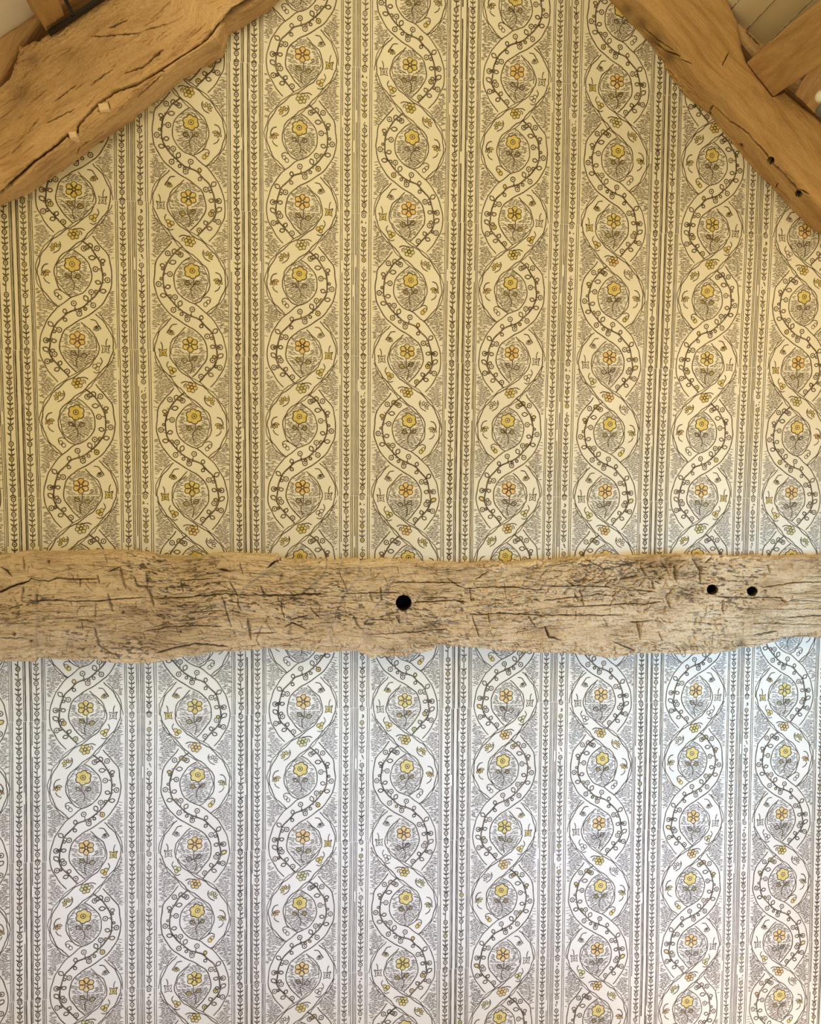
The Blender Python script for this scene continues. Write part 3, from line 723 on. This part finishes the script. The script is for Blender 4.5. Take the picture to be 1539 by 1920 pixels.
lin = [(-70, 425), (0, 388), (60, 360), (100, 330), (150, 296), (200, 263), (250, 228), (300, 188), (350, 150), (395, 122), (418, 108), (428, 64), (460, 44), (500, 18), (520, 0), (560, -40), (620, -90)]
lout = [(-70, 210), (0, 164), (18, 148), (30, 110), (34, 85), (60, 76), (90, 60), (185, -4), (250, -50), (330, -110), (400, -160)]
for _ in range(240):
    t_ = rs.uniform(0, 1); x = rs.uniform(-20, 520); y = rs.uniform(0, 420)
    lc.append((wander(x, y, .8, -.6 + rs.normal(0, .12), rs.uniform(6, 45), 6, 1.0), rs.uniform(.5, 1.6), rs.uniform(.001, .003), rs.uniform(.05, .4)))
raf = timber('rafter', lin, lout, .075, 1000, 330, .016, M_RAF, lc, (), [(60, 110, 14, .004, .35), (40, 170, 18, .004, .3), (130, 100, 10, .003, .15)], amp=.011, rough=.0024, seed=4)
raf['label'] = 'wide rough brown rafter with a long dark split, upper left'; raf['category'] = 'rafter'; raf['group'] = 'gable rafters'
# right rafter --------------------------------------------------------------
rc = []
def RCk(*p, w=1.1, d=.008): rc.append((crop(1100, 0, 3.506, p), w, d * 1.2))
RCk((800, 745), (808, 715), (825, 690), w=1.6, d=.008); RCk((825, 690), (880, 740), (940, 800), (1000, 830), (1060, 880), (1130, 960), (1205, 1045), w=1.2, d=.009); RCk((1225, 1080), (1300, 1150), (1385, 1255), w=1.5, d=.012); RCk((1390, 1245), (1420, 1252), (1460, 1280), w=1.3, d=.007)
RCk((890, 430), (930, 350), w=1.4, d=.003); RCk((430, 280), (520, 340), (610, 370), w=1.4, d=.005); RCk((350, 170), (450, 260), (560, 330), w=1.2, d=.004); RCk((1240, 1240), (1255, 1205), w=1.2, d=.006); RCk((600, 380), (690, 420), w=1, d=.003)
rin = [(1060, -90), (1100, -45), (1138, -2), (1165, 28), (1190, 55), (1215, 82), (1238, 112), (1262, 152), (1288, 184), (1315, 205), (1330, 218), (1345, 238), (1385, 286), (1415, 322), (1445, 350), (1480, 390), (1515, 424), (1539, 442), (1610, 520)]
rout = [(1300, -100), (1340, -40), (1368, 2), (1386, 40), (1393, 80), (1401, 116), (1425, 148), (1450, 181), (1475, 168), (1500, 190), (1539, 224), (1580, 262), (1650, 330)]
for _ in range(160):
    x = rs.uniform(1140, 1539); y = (x - 1140) * 1.0 + rs.uniform(-10, 150)
    rc.append((wander(x, y, .66, .75, rs.uniform(6, 40), 6, .8), rs.uniform(.4, 1.1), rs.uniform(.0006, .0018), rs.uniform(.05, .3)))
for _ in range(90):
    x = rs.uniform(1150, 1290); y = (x - 1150) * 1.15 + rs.uniform(10, 45)
    rc.append((wander(x, y, .66, .75 + rs.normal(0, .3), rs.uniform(5, 22), 6, 1.2), rs.uniform(.6, 1.6), rs.uniform(.001, .003), rs.uniform(.1, .5)))
raf2 = timber('rafter', rin, rout, .075, 1000, 300, .014, M_RAF2, rc, [(1445, 301, 5.8, 6.2), (1497, 364, 6, 6)], [(1328, 213, 3, .008, .9), (1387, 275, 4, .007, .8), (1225, 75, 16, .004, .55), (1200, 45, 13, .003, .5), (1252, 108, 15, .004, .5), (1172, 18, 12, .003, .45)], amp=.006, rough=.001, seed=7)
raf2['label'] = 'smooth brown rafter with two round peg holes, upper right'; raf2['category'] = 'rafter'; raf2['group'] = 'gable rafters'

# pegs in the left rafter's split
def peg(quad, h=.005):
    P = back([p[0] for p in quad], [p[1] for p in quad], -.080)
    c = P.mean(0); Bk = P + np.array([0, .02, 0]); F = P + (c - P) * .12 + np.array([0, -h, 0])
    V = np.concatenate([Bk, P, F]); n = len(quad)
    q = [(i, (i + 1) % n, n + (i + 1) % n, n + i) for i in range(n)] + [(n + i, n + (i + 1) % n, 2 * n + (i + 1) % n, 2 * n + i) for i in range(n)] + [tuple(2 * n + i for i in range(4))]
    uv = V[:, [0, 2]]
    me = mesh_np('wedge', V, [np.array(q)], [M_FILLW], None, uv, smooth=False)
    return link('wedge', me, raf, label='pale wooden wedge in the split')
M_FILLW = wood_mat('pale_oak', (0.78, 0.58, 0.38), (0.88, 0.70, 0.50), (0.95, 0.80, 0.62), .4, .2)
peg([(184, 196), (202, 194), (206, 207), (187, 210)]); peg([(128, 248), (142, 246), (144, 258), (131, 260)], .002)

# purlins: run out of the rafters towards the room ----------------------
def purlin(name, far, near_px, yfar, ynear, thick, mat, label, seed=0, n=60, amp=.003, toward=1, lab=True):
    """far: two pixels on the rafter face giving one edge of the section; near_px: pixel reached by far[1] when it has come out to ynear"""
    a = back(far[0][0], far[0][1], yfar); b = back(far[1][0], far[1][1], yfar)
    d = back(near_px[0], near_px[1], ynear) - b
    e = b - a; W = np.linalg.norm(e); e /= W; dn = d / np.linalg.norm(d)
    nrm = np.cross(e, dn) * toward; nrm /= np.linalg.norm(nrm)
    # section loop a->b->b'->a' with fine sampling on each side
    r = .006
    loop = []
    def side(p, q, k): return [(p + (q - p) * (i / k)) for i in range(k)]
    a2, b2 = a + nrm * thick, b + nrm * thick
    sec = side(a, b, 40) + side(b, b2, 16) + side(b2, a2, 40) + side(a2, a, 16)
    sec = np.array(sec); cen = (a + b + a2 + b2) / 4
    # soften corners
    for _ in range(2): sec = (np.roll(sec, 1, 0) + sec * 2 + np.roll(sec, -1, 0)) / 4
    al = np.r_[0, np.cumsum(np.linalg.norm(np.diff(sec, axis=0), axis=1))]
    L = np.linalg.norm(d); m = 160
    ts = np.linspace(-.003, L * 1.6, m)
    V = sec[None] + dn[None, None] * ts[:, None, None]
    nn = sec - cen; nn /= np.linalg.norm(nn, axis=1)[:, None]
    TT, AA = np.meshgrid(ts, al, indexing='ij')
    h = amp * fbm(TT * 9, AA * 22, 4, seed) + .0006 * fbm(TT * 60, AA * 260, 3, seed + 3)
    V = V + nn[None] * h[..., None]
    k = len(sec); idx = np.arange(m * k).reshape(m, k); idn = np.roll(idx, -1, 1)
    q = np.stack([idx[:-1], idx[1:], idn[1:], idn[:-1]], -1).reshape(-1, 4)
    # end caps as strips
    caps = []
    for row in (0, m - 1):
        e_ = idx[row]; caps += [(e_[i], e_[i + 1], e_[k - 2 - i], e_[k - 1 - i]) for i in range(k // 2 - 1)]
    uv = np.stack([TT, AA], -1).reshape(-1, 2) + seed
    me = mesh_np(name, V.reshape(-1, 3), [q, np.array(caps)], [mat], None, uv, {'grime_shade': np.zeros(m * k)})
    return link(name, me, None, label=label, category='purlin', group='roof purlins')
purlin('purlin', [(1400, 116), (1451, 181)], (1539, 120), -.078, -.24, .05, M_RAF2, 'squared purlin end butting against the smooth right rafter', 12, toward=-1)
purlin('purlin', [(1489, 175), (1534, 214)], (1590, 128), -.084, -.22, .03, M_RAF, 'rough waney purlin below the squared one at the right edge', 15, amp=.008, toward=-1)
purlin('purlin', [(125, 38), (89, 61)], (64, 2), -.070, -.20, .06, M_RAF2, 'square purlin end above the iron strap, upper left', 18)
pk = timber('packing_timber', [(-60, 245), (5, 205), (50, 135), (74, 96), (100, 64), (190, 4), (260, -45), (420, -150)], [(-120, 150), (-60, 112), (0, 69), (30, 50), (62, 25), (100, 2), (180, -50), (330, -150)], .06, 260, 60, .01, M_RAF, [], amp=.004, rough=.001, seed=21)
pk['label'] = 'rough timber packed between the split rafter and the plastered slope, upper left corner'; pk['category'] = 'timber'; pk['group'] = 'packing timbers'
pk = timber('packing_timber', [(1250, -100), (1320, -30), (1350, 40), (1370, 100), (1440, 178), (1540, 245), (1650, 350)], [(1310, -90), (1350, -30), (1372, 0), (1400, 36), (1437, 72), (1490, 118), (1570, 190), (1680, 300)], .05, 260, 60, .012, M_RAF, [([(1400, 60), (1425, 85)], 2, .004)], amp=.005, rough=.0012, seed=24)
pk['label'] = 'narrow shadowed timber behind the smooth right rafter'; pk['category'] = 'timber'; pk['group'] = 'packing timbers'

# ceiling slopes behind the rafters ------------------------------------
def slope(name, p0, p1, yb, label, mat, boards=0, out=1, yq=-.05):
    a = back(p0[0], p0[1], yq); b = back(p1[0], p1[1], yq)
    e = (b - a) / np.linalg.norm(b - a); n = np.cross(e, [0, 1, 0]) * out
    L = np.linalg.norm(b - a)
    V = []; F = []
    nb = max(1, boards)
    for k in range(nb):
        u0 = L * k / nb; u1 = L * (k + 1) / nb - (.003 if boards else 0)
        base = len(V)
        for (u, y, o) in ((u0, yb, 0), (u1, yb, 0), (u1, -2.6, 0), (u0, -2.6, 0), (u0, yb, .02), (u1, yb, .02), (u1, -2.6, .02), (u0, -2.6, .02)):
            p = a + e * u + n * (o + (.003 * (k % 2) if boards else 0)); V.append((p[0], y, p[2]))
        F += [(base, base + 1, base + 2, base + 3), (base + 7, base + 6, base + 5, base + 4), (base, base + 4, base + 5, base + 1), (base + 1, base + 5, base + 6, base + 2), (base + 2, base + 6, base + 7, base + 3), (base + 3, base + 7, base + 4, base)]
    me = mesh_np(name, np.array(V), [np.array(F)], [mat], smooth=False)
    return link(name, me, None, kind='structure', label=label)
slope('ceiling_right', (1200, -155), (1674, 292), -.01, 'pale boarded roof slope behind the right rafter', M_BOARD, 14, -1, -.052)
slope('ceiling_left', (-150, 168), (330, -156), -.01, 'pale plastered roof slope behind the left rafter', M_PLASTER, 0, 1, -.062)

# iron strap on the left purlin -----------------------------------------
def bar(name, pts, w, y0, y1, mat, parent=None):
    P = np.asarray(pts, float); T = P[1] - P[0]; T /= np.linalg.norm(T); Nn = np.array([-T[1], T[0]]) * w / 2
    c = np.array([P[0] + Nn, P[1] + Nn, P[1] - Nn, P[0] - Nn])
    V = np.concatenate([back(c[:, 0], c[:, 1], y1), back(c[:, 0], c[:, 1], y1)]); V[4:, 1] = y0
    me = mesh_np(name, V, [np.array([(0, 1, 2, 3), (7, 6, 5, 4), (0, 4, 5, 1), (1, 5, 6, 2), (2, 6, 7, 3), (3, 7, 4, 0)])], [mat], smooth=False)
    return link(name, me, parent)
st = bpy.data.objects.new('iron_strap', None); COL.objects.link(st)
st['label'] = 'thin black iron strap along the left rafter edge'; st['category'] = 'strap'
bar('band', [(89, 60), (215, -24)], 6.5, -.082, -.094, M_IRON, st)
bar('bracket', [(137, 28), (122, -2)], 7, -.084, -.097, M_IRON, st)

# small lamp tucked under the purlins at the right edge -------------------
def ball(name, c, r, sq, mat, parent):
    V = []; F = []; n, m = 20, 12
    for j in range(m + 1):
        th = np.pi * j / m
        for i in range(n):
            a = 2 * np.pi * i / n; V.append((c[0] + r * np.sin(th) * np.cos(a), c[1] + r * sq * np.cos(th), c[2] + r * np.sin(th) * np.sin(a)))
    for j in range(m):
        for i in range(n): F.append((j * n + i, j * n + (i + 1) % n, (j + 1) * n + (i + 1) % n, (j + 1) * n + i))
    return link(name, mesh_np(name, np.array(V), [np.array(F)], [mat]), parent)
M_WHITE = plain('white_enamel', (0.86, 0.86, 0.84), 0.35, 0.03, 30)
M_GREY = plain('grey_metal', (0.16, 0.16, 0.17), 0.5, 0.2, 30)
lc_ = back(1540, 181, -.19)
lamp = bpy.data.objects.new('spotlight', None); COL.objects.link(lamp)
lamp['label'] = 'small rounded white lamp under the purlins at the right edge'; lamp['category'] = 'lamp'
ball('lamp_head', lc_, .014, .9, M_WHITE, lamp)
lb = back(1541, 206, -.185)
ball('bracket', lb, .014, 1.0, M_GREY, lamp)
